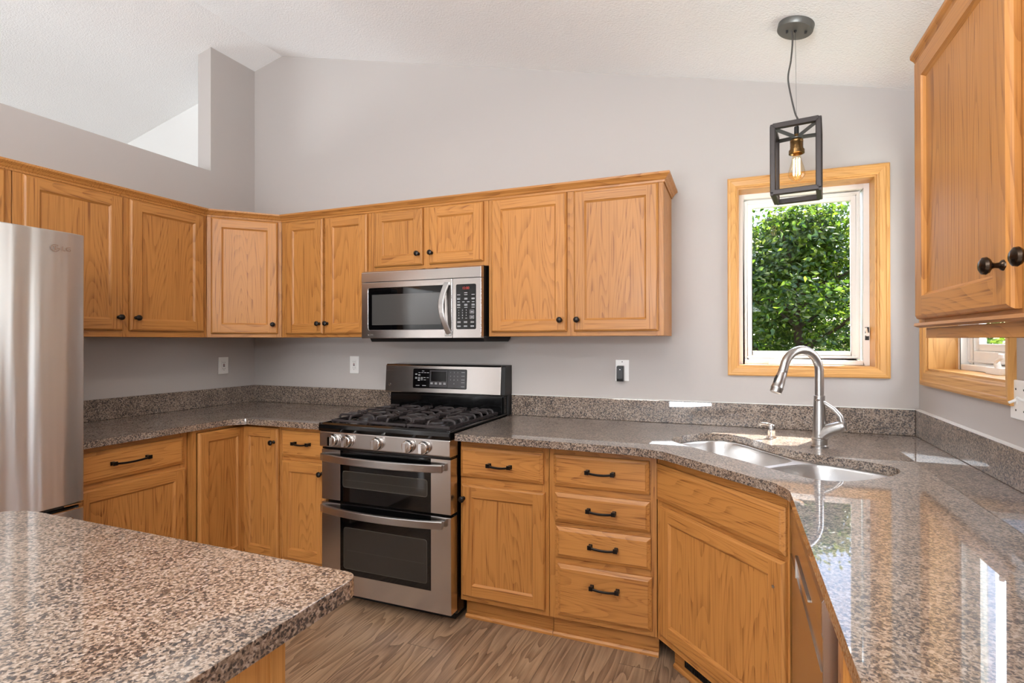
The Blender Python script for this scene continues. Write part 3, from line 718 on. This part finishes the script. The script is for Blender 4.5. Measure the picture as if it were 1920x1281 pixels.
# ------------------------------------------------------------------ refrigerator
fr = thing('refrigerator', 'stainless steel bottom-freezer refrigerator at the left photo edge', 'refrigerator', (-2.55, .42, 0), PI / 2)
m = MB(blackm); m.box(.006, .900, .07, .715, .04, 1.765); m.build('cabinet_body', fr, .003)
def arc_door(z0, z1, W=.912, bulge=.005, th_=.072, y=-.068, n=18):
    pts = []
    for k in range(n + 1):
        t = k / n; x = W * t; c = 1 - (2 * t - 1) ** 2; e = min(t, 1 - t) * W
        edge = .012 * (1 - min(1, e / .02)) ** 2
        pts.append((x, y - bulge * c + bulge * .0 + edge))
    pts += [(W, y + th_), (0, y + th_)]
    m = MB(steel_v); m.poly(pts[::-1], [], XY, z0, z1)
    return m
d1 = arc_door(.698, 1.780).build('door', fr, .003)
d2 = arc_door(.085, .672).build('freezer_drawer', fr, .003)
for o in (d1, d2):
    for p in o.data.polygons:
        if abs(p.normal.z) < .1 and p.normal.y < -.5: p.use_smooth = True
m = MB(black); m.box(.004, .908, -.030, .069, .6725, .6975); m.build('gap_recess', fr)
m = MB(knobsteel); m.box(.84, .905, -.066, -.050, .690, .6945); m.box(.60, .908, -.069, -.045, .6735, .6765); m.build('handle_trim', fr)
m = MB(knobsteel); m.tube([(.50, -.0775, .652), (.82, -.0745, .652), (.858, -.073, .648), (.868, -.072, .636), (.864, -.072, .615)], .0028, 8); m.build('pocket_handle_rim', d2)
# emblem, upper right of the door
lx, lz = .807, 1.711
ye = -.0735
m = MB(simple('embossed_emblem_metal', lin(142, 118, 104), .3, .8))
def ringarc(cx_, cz_, r, w_, a0, a1, y, n=20, mi=0):
    for k in range(n):
        A, B = a0 + (a1 - a0) * k / n, a0 + (a1 - a0) * (k + 1) / n
        q4 = [(cx_ + (r + s_) * math.cos(a), cz_ + (r + s_) * math.sin(a)) for a, s_ in ((A, 0), (B, 0), (B, w_), (A, w_))]
        m.loft([[(a, y, b) for a, b in q4], [(a, y - .0012, b) for a, b in q4]], mi)
def emblem(x, z, y, s_, mi=0):
    ringarc(x, z, .0105 * s_, .0018 * s_, math.radians(45), math.radians(372), y, 22, mi)
    m.box(x - .0012 * s_, x + .0006 * s_, y - .001, y, z - .006 * s_, z + .006 * s_, mi); m.box(x - .0012 * s_, x + .0045 * s_, y - .001, y, z - .006 * s_, z - .0042 * s_, mi)
    m.box(x + .0045 * s_, x + .0105 * s_, y - .001, y, z - .0009 * s_, z + .0009 * s_, mi)
    m.lathe([(.0016 * s_, 0), (.0016 * s_, .001)], (x - .0050 * s_, y, z + .0035 * s_), (0, -1, 0), 10, mi)
    add_text(m, 'LG', .022 * s_, x + .031 * s_, z, y - .0005, mi, .0005)
emblem(lx, lz, ye, 1.15)
m.build('emblem', d1)

# ------------------------------------------------------------------ microwave
mw = thing('microwave', 'stainless over-the-range microwave hanging under the short cabinet above the range', 'microwave', (-1.998, 2.42, 1.362))
Wm = .763; Hm = .380
m = MB(blackm, black); m.box(.004, Wm - .004, .030, .394, .006, Hm + .004, 0); m.box(.06, Wm - .03, .05, .39, -.020, .006, 0)
m.poly([(.05, -.020), (.36, -.020), (.392, .0), (.392, .006), (.03, .006)], [], lambda a, b, t: (t, a, b), .03, Wm - .006, 0); m.build('housing', mw, .002)
m = MB(steel_h); m.poly([(.03, .318), (-.001, .318), (-.001, .372), (.010, .381), (.03, .381)], [], lambda a, b, t: (t, a, b), 0, Wm); m.build('vent_grille', mw, .0015)
DWm = .590
m = MB(steel_h); m.poly([(0, 0), (DWm, 0), (DWm, .316), (0, .316)], [rounded([(.045, .046), (.545, .046), (.545, .284), (.045, .284)], .012, 4)], XZ, .0, .03)
d = m.build('door', mw, .0015)
m = MB(glass_blk, glass_mw, trimring)
m.poly(rounded([(.0458, .0468), (.5442, .0468), (.5442, .2832), (.0458, .2832)], .0115, 4), [], XZ, .004, .028, 0)
m.box(.070, .520, .0032, .0042, .074, .246, 1); m.build('window', d)
m = MB(nickel)
pts = []
for k in range(13):
    t = k / 12; s_ = math.sin(PI * t); pts.append((.566 - .022 * s_ - .003 * t + .012 * (1 - t), -.010 - .034 * s_, .022 + .268 * t))
m.tube(pts, .01, flat=(.0048, .0155), upv=(0, -1, 0)); m.box(.552, .586, -.012, 0, .010, .030); m.box(.548, .578, -.012, 0, .280, .298); m.build('handle', d, .002)
m = MB(steel_h); m.box(.593, Wm, 0, .03, 0, .316); cpn = m.build('control_panel', mw, .0015)
m = MB(panel_blk, ink, led_m)
m.poly(rounded([(.615, .046), (.733, .046), (.733, .284), (.615, .284)], .008, 3), [], XZ, -.0015, -.0001, 0)
Y = -.0018
m.box(.644, .700, Y - .0003, Y, .252, .274, 0)
add_text(m, '12:00', .019, .674, .262, Y - .0004, 2, .0002)
rows = [(.238, 1), (.228, 3), (.209, 3), (.204, 3), (.190, 4), (.177, 3), (.172, 3), (.161, 3)]
for z, n_ in rows:
    for k in range(n_):
        x = .674 if n_ == 1 else .631 + .086 * k / (n_ - 1)
        dash(m, x, z, .018 if n_ < 4 else .014, .0022, Y, 1)
for i, row in enumerate((('1', '2', '3'), ('4', '5', '6'), ('7', '8', '9'), ('', '0', ''))):
    for j, ch in enumerate(row):
        if ch: add_text(m, ch, .0085, .632 + .022 * j, .146 - .0135 * i, Y, 1, .0002)
for zz in (.138, .110):
    for (a, b, c, e_) in ((.698, .722, zz + .008, zz + .009), (.698, .722, zz - .009, zz - .008), (.698, .699, zz - .009, zz + .009), (.721, .722, zz - .009, zz + .009)): m.box(a, b, Y - .0003, Y, c, e_, 1)
    dash(m, .710, zz + .002, .014, .002, Y, 1); dash(m, .710, zz - .003, .014, .002, Y, 1)
for z in (.086, .081, .064, .060):
    for x in (.633, .672, .712): dash(m, x, z, .020, .0018, Y, 1)
dash(m, .632, .104, .010, .002, Y, 1); dash(m, .676, .104, .010, .002, Y, 1)
m.build('keypad', cpn)
m = MB(knobsteel); emblem(.052, .020, -.0002, .62); m.build('emblem', d)

# ------------------------------------------------------------------ range
RX0, RX1 = -2.022, -1.238
rg_ = thing('gas_range', 'stainless freestanding gas range with two oven doors, between the two granite counters', 'range', (RX0, 2.12, 0))
WR = RX1 - RX0                                  # .784
m = MB(black, blackm); m.box(.003, WR - .003, .062, .655, .045, .885, 0); m.box(.03, WR - .03, .09, .60, .0, .045, 1); m.build('oven_body', rg_, .002)
fx0, fx1 = .022, .784
# cooktop tray
m = MB(black)
m.poly([(-.012, .884), (-.016, .900), (-.014, .918), (.004, .926), (.020, .924), (.030, .918), (.600, .918), (.605, .924), (.640, .924), (.640, .886), (.02, .886)][::-1], [], lambda a, b, t: (t, a, b), fx0 - .012, fx1 - .002)
m.box(fx0 - .014, fx0 + .004, -.010, .640, .915, .926); m.box(fx1 - .020, fx1 + .000, -.010, .640, .915, .926); ct = m.build('cooktop', rg_, .003, 2)
m = MB(steel_h); m.poly([(.030, .803), (-.008, .803), (-.014, .809), (-.014, .878), (-.010, .8835), (.060, .8835), (.060, .803)][::-1], [], lambda a, b, t: (t, a, b), fx0 - .004, fx1); pn = m.build('control_panel', rg_, .002)
m = MB(black); m.box(fx0 + .002, fx1 - .004, .0, .055, .793, .803); m.build('gap_recess', rg_)
for kx in (.112, .200, .380, .560, .648):
    m = MB(knobsteel, chrome)
    m.lathe([(.0325, 0), (.0325, .004), (.0300, .005), (.0300, .010), (.0285, .012), (.0275, .022), (.0245, .025), (0, .026)], (kx, -.0142, .843), (0, -1, 0), 30, 0)
    m.poly(rounded([(kx - .0085, .843 - .023), (kx + .0085, .843 - .023), (kx + .0085, .843 + .023), (kx - .0085, .843 + .023)], .003, 2), [], XZ, -.056, -.038, 1)
    m.build('burner_knob', pn, .0012)
def oven_door(z0, z1, hz, win, glass):
    m = MB(steel_h)
    m.poly([(fx0, z0), (fx1, z0), (fx1, z1), (fx0, z1)], [[(glass[0], glass[2]), (glass[1], glass[2]), (glass[1], glass[3]), (glass[0], glass[3])]] if glass[3] < z1 - .003 else [], XZ, -.004, .055)
    d = m.build('oven_door', rg_, .002)
    g_ = MB(glass_blk, glass_win, trimring)
    g_.box(glass[0] + .0005, glass[1] - .0005, -.0052, .050, glass[2] + .0005, glass[3], 0)
    rr = rounded([(win[0], win[2]), (win[1], win[2]), (win[1], win[3]), (win[0], win[3])], .014, 5)
    rr2 = rounded([(win[0] + .003, win[2] + .003), (win[1] - .003, win[2] + .003), (win[1] - .003, win[3] - .003), (win[0] + .003, win[3] - .003)], .012, 5)
    g_.poly(rr, [], XZ, -.0060, -.0052, 2); g_.poly(rr2, [], XZ, -.0068, -.0060, 1)
    g_.build('oven_window', d)
    # faint rack lines behind the glass
    rk = MB(trimring)
    zz = win[2] + (win[3] - win[2]) * .45; rk.box(win[0] + .02, win[1] - .015, -.0071, -.0068, zz, zz + .0012)
    rk.build('oven_rack', d)
    h = MB(nickel); pts = []
    for k in range(17):
        t = k / 16; c = 1 - (2 * t - 1) ** 2; pts.append((fx0 + .008 + (fx1 - fx0 - .070) * t + .028, -.024 - .036 * c, hz))
    pts = [(fx0 + .004, -.006, hz)] + pts
    h.tube(pts, .01, flat=(.0185, .010), upv=(0, 0, 1)); h.box(pts[-1][0] - .028, pts[-1][0] - .002, -.024, -.003, hz - .012, hz + .012); h.build('handle', d, .0015)
    return d
gx0, gx1 = .142, .676
m_ = oven_door(.534, .791, .752, (gx0 + .016, gx1 - .018, .606, .690), (gx0, gx1, .534, .7905))
m_ = oven_door(.066, .520, .490, (gx0 + .022, gx1 - .020, .196, .405), (gx0, gx1, .166, .5195))
# solid stainless below the lower glass is part of the door; bottom skirt
# burners and grates
for bx, by, br_ in ((.17, .17, .045), (.17, .46, .036), (.385, .31, .050), (.60, .17, .048), (.60, .46, .036)):
    m = MB(iron, knobsteel); m.lathe([(br_ + .012, 0), (br_ + .010, .008), (br_, .010), (br_, .014), (br_ * .95, .020), (0, .021)], (bx, by, .9185), (0, 0, 1), 24)
    m.build('burner', rg_)
GZ = .957
def grate(x0, x1):
    m = MB(iron)
    W = x1 - x0; y0, y1 = .045, .585; r_f = (.0055, .0055)
    def bar(p, q, down0=False, down1=False, sag=0):
        pts = [Vector((*p, GZ)), Vector((*q, GZ))]
        if down0:
            d_ = (pts[1] - pts[0]).normalized(); o_ = pts[0]; pts = [o_ + Vector((0, 0, -.036)), o_ + Vector((0, 0, -.014)), o_ + d_ * .006 + Vector((0, 0, -.004)), o_ + d_ * .018] + pts[1:]
        if down1:
            d_ = (pts[-2] - pts[-1]).normalized(); o_ = pts[-1]; pts = pts[:-1] + [o_ + d_ * .018, o_ + d_ * .006 + Vector((0, 0, -.004)), o_ + Vector((0, 0, -.014)), o_ + Vector((0, 0, -.036))]
        m.tube(pts, .005, flat=(.0055, .0045), upv=(0, 0.001, 1) if not (down0 or down1) else None)
    xm = (x0 + x1) / 2; ym = (y0 + y1) / 2
    z_ = GZ - .026
    m.box(x0, x1, y0, y0 + .010, z_ - .006, z_ + .006); m.box(x0, x1, y1 - .010, y1, z_ - .006, z_ + .006)
    m.box(x0, x0 + .010, y0, y1, z_ - .006, z_ + .006); m.box(x1 - .010, x1, y0, y1, z_ - .006, z_ + .006)
    bar((xm, y0 + .005), (xm, y0 + .095), True); bar((xm, y1 - .005), (xm, y1 - .085), True); bar((xm, ym - .09), (xm, ym + .07))
    for yc in (y0 + .125, ym, y1 - .125):
        bar((x0 + .005, yc), (xm - .028, yc), True); bar((x1 - .005, yc), (xm + .028, yc), True)
    for yc in (y0 + .058, y0 + .195, y1 - .195, y1 - .058):
        bar((x0 + .005, yc), (x0 + .075, yc), True); bar((x1 - .005, yc), (x1 - .075, yc), True)
    for sx in (-1, 1):
        for sy in (y0 + .125, y1 - .125):
            bar((xm + sx * .085, sy - .062), (xm + sx * .032, sy - .026)); bar((xm + sx * .085, sy + .062), (xm + sx * .032, sy + .026))
    for a in (x0 + .004, x1 - .014):
        for b_ in (y0, y1 - .012, ym): m.box(a, a + .010, b_, b_ + .012, .919, z_)
    return m.build('burner_grate', rg_, .0008, 1)
grate(.040, .272); grate(.276, .500); grate(.504, .748)
# backguard
bgm = MB(black, blackm)
bgm.box(.002, WR - .003, .600, .690, .926, 1.030, 0); bgm.box(.010, WR - .012, .585, .602, .927, 1.022, 0)
bgm.poly([(.692, .914), (.640, .914), (.640, 1.03), (.590, 1.032), (.600, 1.196), (.612, 1.203), (.692, 1.203)][::-1], [], lambda a, b, t: (t, a, b), -.014, WR + .004, 1)
bk = bgm.build('backguard', rg_, .002)
def bgy(z): return .580 + (z - 1.036) * (.010 / .158)
m = MB(steel_h)
m.poly([(.590, 1.028), (.583, 1.030), (.580, 1.036), (.590, 1.194), (.600, 1.2035), (.612, 1.2035), (.602, 1.19)][::-1], [], lambda a, b, t: (t, a, b), -.026, WR - .018); pf = m.build('fascia', bk, .0015)
m = MB(panel_blk, panel_gry, ink, inkg)
tilt = math.atan2(.010, .158)
x_0, x_1 = .178, .545
m.poly(rounded([(x_0, .0), (x_1, .0), (x_1, .118), (x_0, .118)], .008, 3), [], XZ, -.0016, .0005, 0)
m.box(x_0 + .118, x_0 + .240, -.0022, -.0016, .008, .110, 1); m.box(x_0 + .128, x_0 + .232, -.0026, -.0022, .044, .102, 0)
m.box(x_0 + .244, x_1 - .004, -.0022, -.0016, .008, .110, 1)
Y = -.0024
for z, xs in ((.104, (.070,)), (.094, (.045, .065, .085, .105)), (.086, (.022,)), (.082, (.022, .044)), (.076, (.044,)), (.064, (.022, .042, .062, .082, .104)), (.058, (.022, .042, .062)), (.050, (.042, .062, .084)), (.046, (.042,)), (.016, (.034, .080))):
    for x in xs: dash(m, x_0 + x, z, .014 if z > .02 else .026, .0022, Y + .0006, 2)
for x in (.133, .163, .193, .222):
    dash(m, x_0 + x, .034, .016, .0022, Y, 2); dash(m, x_0 + x, .028, .016, .0022, Y, 2)
for i, row in enumerate((('1', '2', '3'), ('4', '5', '6'), ('7', '8', '9'), ('', '0', ''))):
    for j, ch in enumerate(row):
        if ch: add_text(m, ch, .010, x_0 + .262 + .024 * j, .098 - .022 * i, Y, 3, .0002)
for z in (.100, .078, .056, .040, .016): dash(m, x_0 + .345, z, .022, .0025, Y, 3)
m.build('touch_panel', pf, loc=(0, bgy(1.06) - .0025, 1.060), rot=(-tilt, 0, 0))
m = MB(knobsteel)
m.lathe([(.0085, 0), (.0085, .0012), (.006, .0016), (0, .0016)], (.006, bgy(1.078) - .0018, 1.078), (0, -1, 0), 20); m.build('round_badge', pf)

# ------------------------------------------------------------------ outlets and switches
def outlet(x, z, loc, rz, label, cat='outlet'):
    r = thing('wall_outlet', label, cat, loc, rz, 'white wall outlets above the counters')
    m = MB(plate_m); m.box(-.037, .037, -.006, -.0002, -.058, .058); m.build('cover_plate', r, .003, 2)
    return r
def gfci(r):
    m = MB(plate_m, slotm, redbtn)
    m.box(-.017, .017, -.0085, -.006, -.034, .034, 0)
    for s_ in (-1, 1):
        zc_ = s_ * .021
        m.box(-.008, -.006, -.0088, -.0085, zc_ - .004, zc_ + .005, 1); m.box(.006, .008, -.0088, -.0085, zc_ - .003, zc_ + .004, 1)
        m.lathe([(.0024, 0), (.0024, .0003)], (0, -.0085, zc_ - .009), (0, -1, 0), 10, 1)
    m.box(-.006, .006, -.0098, -.0085, .0015, .0075, 2); m.box(-.006, .006, -.0098, -.0085, -.0075, -.0015, 1)
    m.build('receptacle', r, .0005, 1)
o = outlet(0, 0, (XL, 2.565, 1.180), PI / 2, 'white outlet on the left wall, left of the room corner'); gfci(o)
o = outlet(0, 0, (-2.380, YW, 1.188), 0, 'white outlet on the back wall just left of the range'); gfci(o)
o = outlet(0, 0, (-.576, YW, 1.184), 0, 'white outlet between the range and sink window, behind a black plug-in device')
m = MB(plate_m, slotm); m.lathe([(.003, 0), (.003, .0006)], (0, -.006, .047), (0, -1, 0), 10, 1); m.box(-.0165, .0165, -.0078, -.006, -.033, .034, 0); m.build('receptacle', o)
pg = thing('plug_in_device', 'slim black plug-in device on the outlet left of the sink window', 'plug-in device', (-.582, YW - .0079, 1.184))
m = MB(blackm); m.poly([(-.002, -.054), (-.030, -.054), (-.034, -.040), (-.030, .026), (-.006, .030), (-.002, .028)][::-1], [], lambda a, b, t: (t, a + .0015, b - .004), -.019, .017)
m.build('housing', pg, .003)
m = MB(nickel); m.lathe([(.003, 0), (.003, .001)], (0, -.030, .006), (0, -1, 0), 10); m.build('indicator', pg)
sw = thing('light_switch', 'white double toggle light switch plate on the right wall at the photo edge', 'light switch', (XR, 1.905, 1.171), -PI / 2)
m = MB(plate_m, slotm); m.box(-.058, .058, -.007, -.0002, -.058, .058, 0)
sp_ = m.build('cover_plate', sw, .003, 2)
for x in (-.023, .023):
    for z in (-.031, .031): MB(slotm).lathe([(.003, 0), (.003, .0008)], (x, -.007, z), (0, -1, 0), 10).build('screw', sp_)
for x, s_ in ((-.023, -1), (.023, 1)):
    m = MB(plate_m); m.box(x - .006, x + .006, -.0078, -.007, -.013, .013); m.tube([(x, -.006, 0), (x, -.016, s_ * .006), (x, -.024, s_ * .010)], .004, 8); m.build('toggle', sw)

# ------------------------------------------------------------------ pendant lamp
px, py = .234, 2.316
zt = zc(px)
pd = thing('pendant_light', 'black open-frame pendant lamp with a glowing bulb hanging before the sink window', 'pendant lamp', (px, py, zt))
tl = math.atan(.235)
m = MB(canm, blackm); m.lathe([(.068, 0), (.0675, -.022), (.0655, -.0245), (0, -.0245)], (0, 0, 0), (-math.sin(tl) * -1, 0, math.cos(tl)), 40, 0)
for sx in (-1, 1): m.box(sx * .034 - .004, sx * .034 + .004, -.006, .006, -.031 - sx * .008 * 1, -.022 - sx * .008, 1)
m.lathe([(.006, 0), (.006, .006), (.003, .009)], (-.004, -.004, -.022), (0, 0, -1), 12, 1)
m.build('canopy', pd)
Cz = 2.203 - zt
m = MB(cord_m)
cp = [(-.018, -.006, -.024), (-.014, -.006, -.06), (-.020, -.004, -.14), (-.030, -.003, -.20), (-.026, -.002, -.25), (-.006, 0, Cz + .062), (.006, 0, Cz + .030), (.004, 0, Cz + .008), (0, 0, Cz - .035)]
def cr(pts, n=6):
    P = [Vector(p) for p in pts]; P = [P[0]] + P + [P[-1]]; out = []
    for i in range(1, len(P) - 2):
        p0, p1, p2, p3 = P[i - 1:i + 3]
        for k in range(n):
            t = k / n; out.append(.5 * ((2 * p1) + (p2 - p0) * t + (2 * p0 - 5 * p1 + 4 * p2 - p3) * t * t + (3 * p1 - p0 - 3 * p2 + p3) * t ** 3))
    return out + [P[-1]]
m.tube(cr(cp), .0032, 10); m.build('cord', pd)
m = MB(canm); m.cyl((-.003, 0, -.024), (0, 0, Cz + .02), .0007, 6); m.build('safety_wire', pd)
ca = math.radians(-8.9)
m = MB(gunm)
hw, hy, H0 = .080, .080, -.262
def cbar(a, b): m.tube([a, b], .01, flat=(.0105, .0105), upv=(0, 1, .001) if abs((Vector(b) - Vector(a)).z) > .1 else (0, 0, 1))
for sx in (-1, 1):
    for sy in (-1, 1): cbar((sx * hw, sy * hy, H0), (sx * hw, sy * hy, 0))
    cbar((sx * hw, -hy, H0), (sx * hw, hy, H0)); cbar((sx * hw, -hy, 0), (sx * hw, hy, 0))
cbar((-hw, -hy, H0), (hw, -hy, H0)); cbar((-hw, hy, H0), (hw, hy, H0)); cbar((-hw, -hy, 0), (hw, -hy, 0))
cg = m.build('cage_frame', pd, .0008, 1, loc=(0, 0, Cz - .0105), rot=(0, 0, ca))
m = MB(canm)
for sx in (-1, 1):
    for sy in (-1, 1): m.tube([(0, 0, -.030), (sx * (hw - .008), sy * (hy - .008), -.008)], .01, flat=(.008, .0012), upv=(0, 0, 1))
m.lathe([(.022, 0), (.022, .004)], (0, 0, -.036), (0, 0, 1), 20)
m.build('cross_bracket', cg)
m = MB(brass, blackm); m.lathe([(.010, .012), (.010, 0), (.012, -.004), (.024, -.012), (.0245, -.018), (.0235, -.020), (.0245, -.022), (.0235, -.030), (.0245, -.032), (.0235, -.040), (.0245, -.043), (.0245, -.050), (.029, -.052), (.029, -.066), (.023, -.067), (.020, -.060)], (0, 0, Cz - .040), (0, 0, 1), 28, 0)
m.cyl((0, 0, Cz - .028), (0, 0, Cz + .002), .009, 14, 1)
m.build('socket', pd)
zb = Cz - .100
m = MB(bulb_m); m.lathe([(.013, 0), (.014, -.012), (.019, -.035), (.026, -.060), (.0310, -.080), (.0315, -.092), (.027, -.104), (.018, -.113), (.008, -.118), (.0, -.122)], (0, 0, zb), (0, 0, 1), 28, 0, False)
bu = m.build('bulb', pd)
m = MB(fil_m)
for k in range(8):
    a = 2 * PI * k / 8; m.tube([(.0115 * math.cos(a), .0115 * math.sin(a), zb - .026), (.0125 * math.cos(a), .0125 * math.sin(a), zb - .092)], .0011, 6)
m.build('filament', bu)

# ------------------------------------------------------------------ trees outside
def tree(name, label, x, y, zbase, rx, ry, z0, z1, nleaf, size, seed, group=None):
    rnd = random.Random(seed); root = thing(name, label, 'tree', (x, y, zbase), 0, group)
    tk = MB(bark); tk.tube([(0, 0, 0), (.05, 0, (z1 - zbase) * .3), (-.03, .05, (z1 - zbase) * .65), (.02, .02, (z1 - zbase) * .9)], [.09, .07, .045, .015], 10)
    for k in range(16):
        a = rnd.uniform(0, 2 * PI); h0 = rnd.uniform(.2, .8) * (z1 - zbase); L = rnd.uniform(.4, .9)
        p0 = Vector((0, 0, h0)); p1 = p0 + Vector((math.cos(a) * rx * L * .5, math.sin(a) * ry * L * .5, .25)); p2 = p0 + Vector((math.cos(a) * rx * L, math.sin(a) * ry * L, .55))
        tk.tube([p0, p1, p2], [.03, .018, .005], 6)
    tk.build('trunk', root)
    V = []; Fc = []
    clumps = []
    for k in range(90):
        a = rnd.uniform(0, 2 * PI); r = math.sqrt(rnd.uniform(.1, 1)); t = rnd.random()
        prof_ = (math.sin(min(1, (1 - t) * 1.6) * PI / 2)) * .95 + .05
        clumps.append((math.cos(a) * r * rx * prof_, math.sin(a) * r * ry * prof_, z0 + (z1 - z0) * t - zbase))
    for k in range(nleaf):
        c = rnd.choice(clumps); s_ = .24
        p = Vector((c[0] + rnd.gauss(0, s_), c[1] + rnd.gauss(0, s_), c[2] + rnd.gauss(0, s_ * .55)))
        d_ = Vector((rnd.gauss(0, 1), rnd.gauss(0, 1), rnd.gauss(-.3, .6))).normalized(); n_ = d_.orthogonal().normalized()
        n_ = (Matrix.Rotation(rnd.uniform(0, 2 * PI), 3, d_) @ n_); L = size * rnd.uniform(.6, 1.3); wv = n_ * L * .27; up_ = d_.cross(n_) * L * .06
        b = len(V); V += [p, p + d_ * L * .35 + wv + up_, p + d_ * L, p + d_ * L * .35 - wv + up_]; Fc.append((b, b + 1, b + 2, b + 3))
    me = bpy.data.meshes.new('foliage'); me.from_pydata([tuple(v) for v in V], [], Fc); me.materials.append(leaf_m)
    o = bpy.data.objects.new('foliage', me); C.objects.link(o); o.parent = root; o['kind'] = 'stuff'
    return root
tree('leafy_tree', 'dense green leafy tree filling the sink window outside', .75, 7.2, -.3, 1.9, 1.2, -.1, 2.84, 50000, .075, 3)
tree('leafy_tree', 'leafy tree outside to the left, past the back wall', -4.6, 9.8, -.3, 2.2, 1.4, 0, 3.5, 14000, .12, 4)
tree('leafy_tree', 'leafy tree outside to the right, past the corner windows', 6.4, 9.6, -.3, 2.2, 1.4, 0, 3.6, 14000, .12, 5)
tree('hedge', 'long dark green hedge far behind the leafy tree outside', 1.0, 13.5, -.3, 6.0, 1.0, -.1, 2.7, 26000, .16, 8)
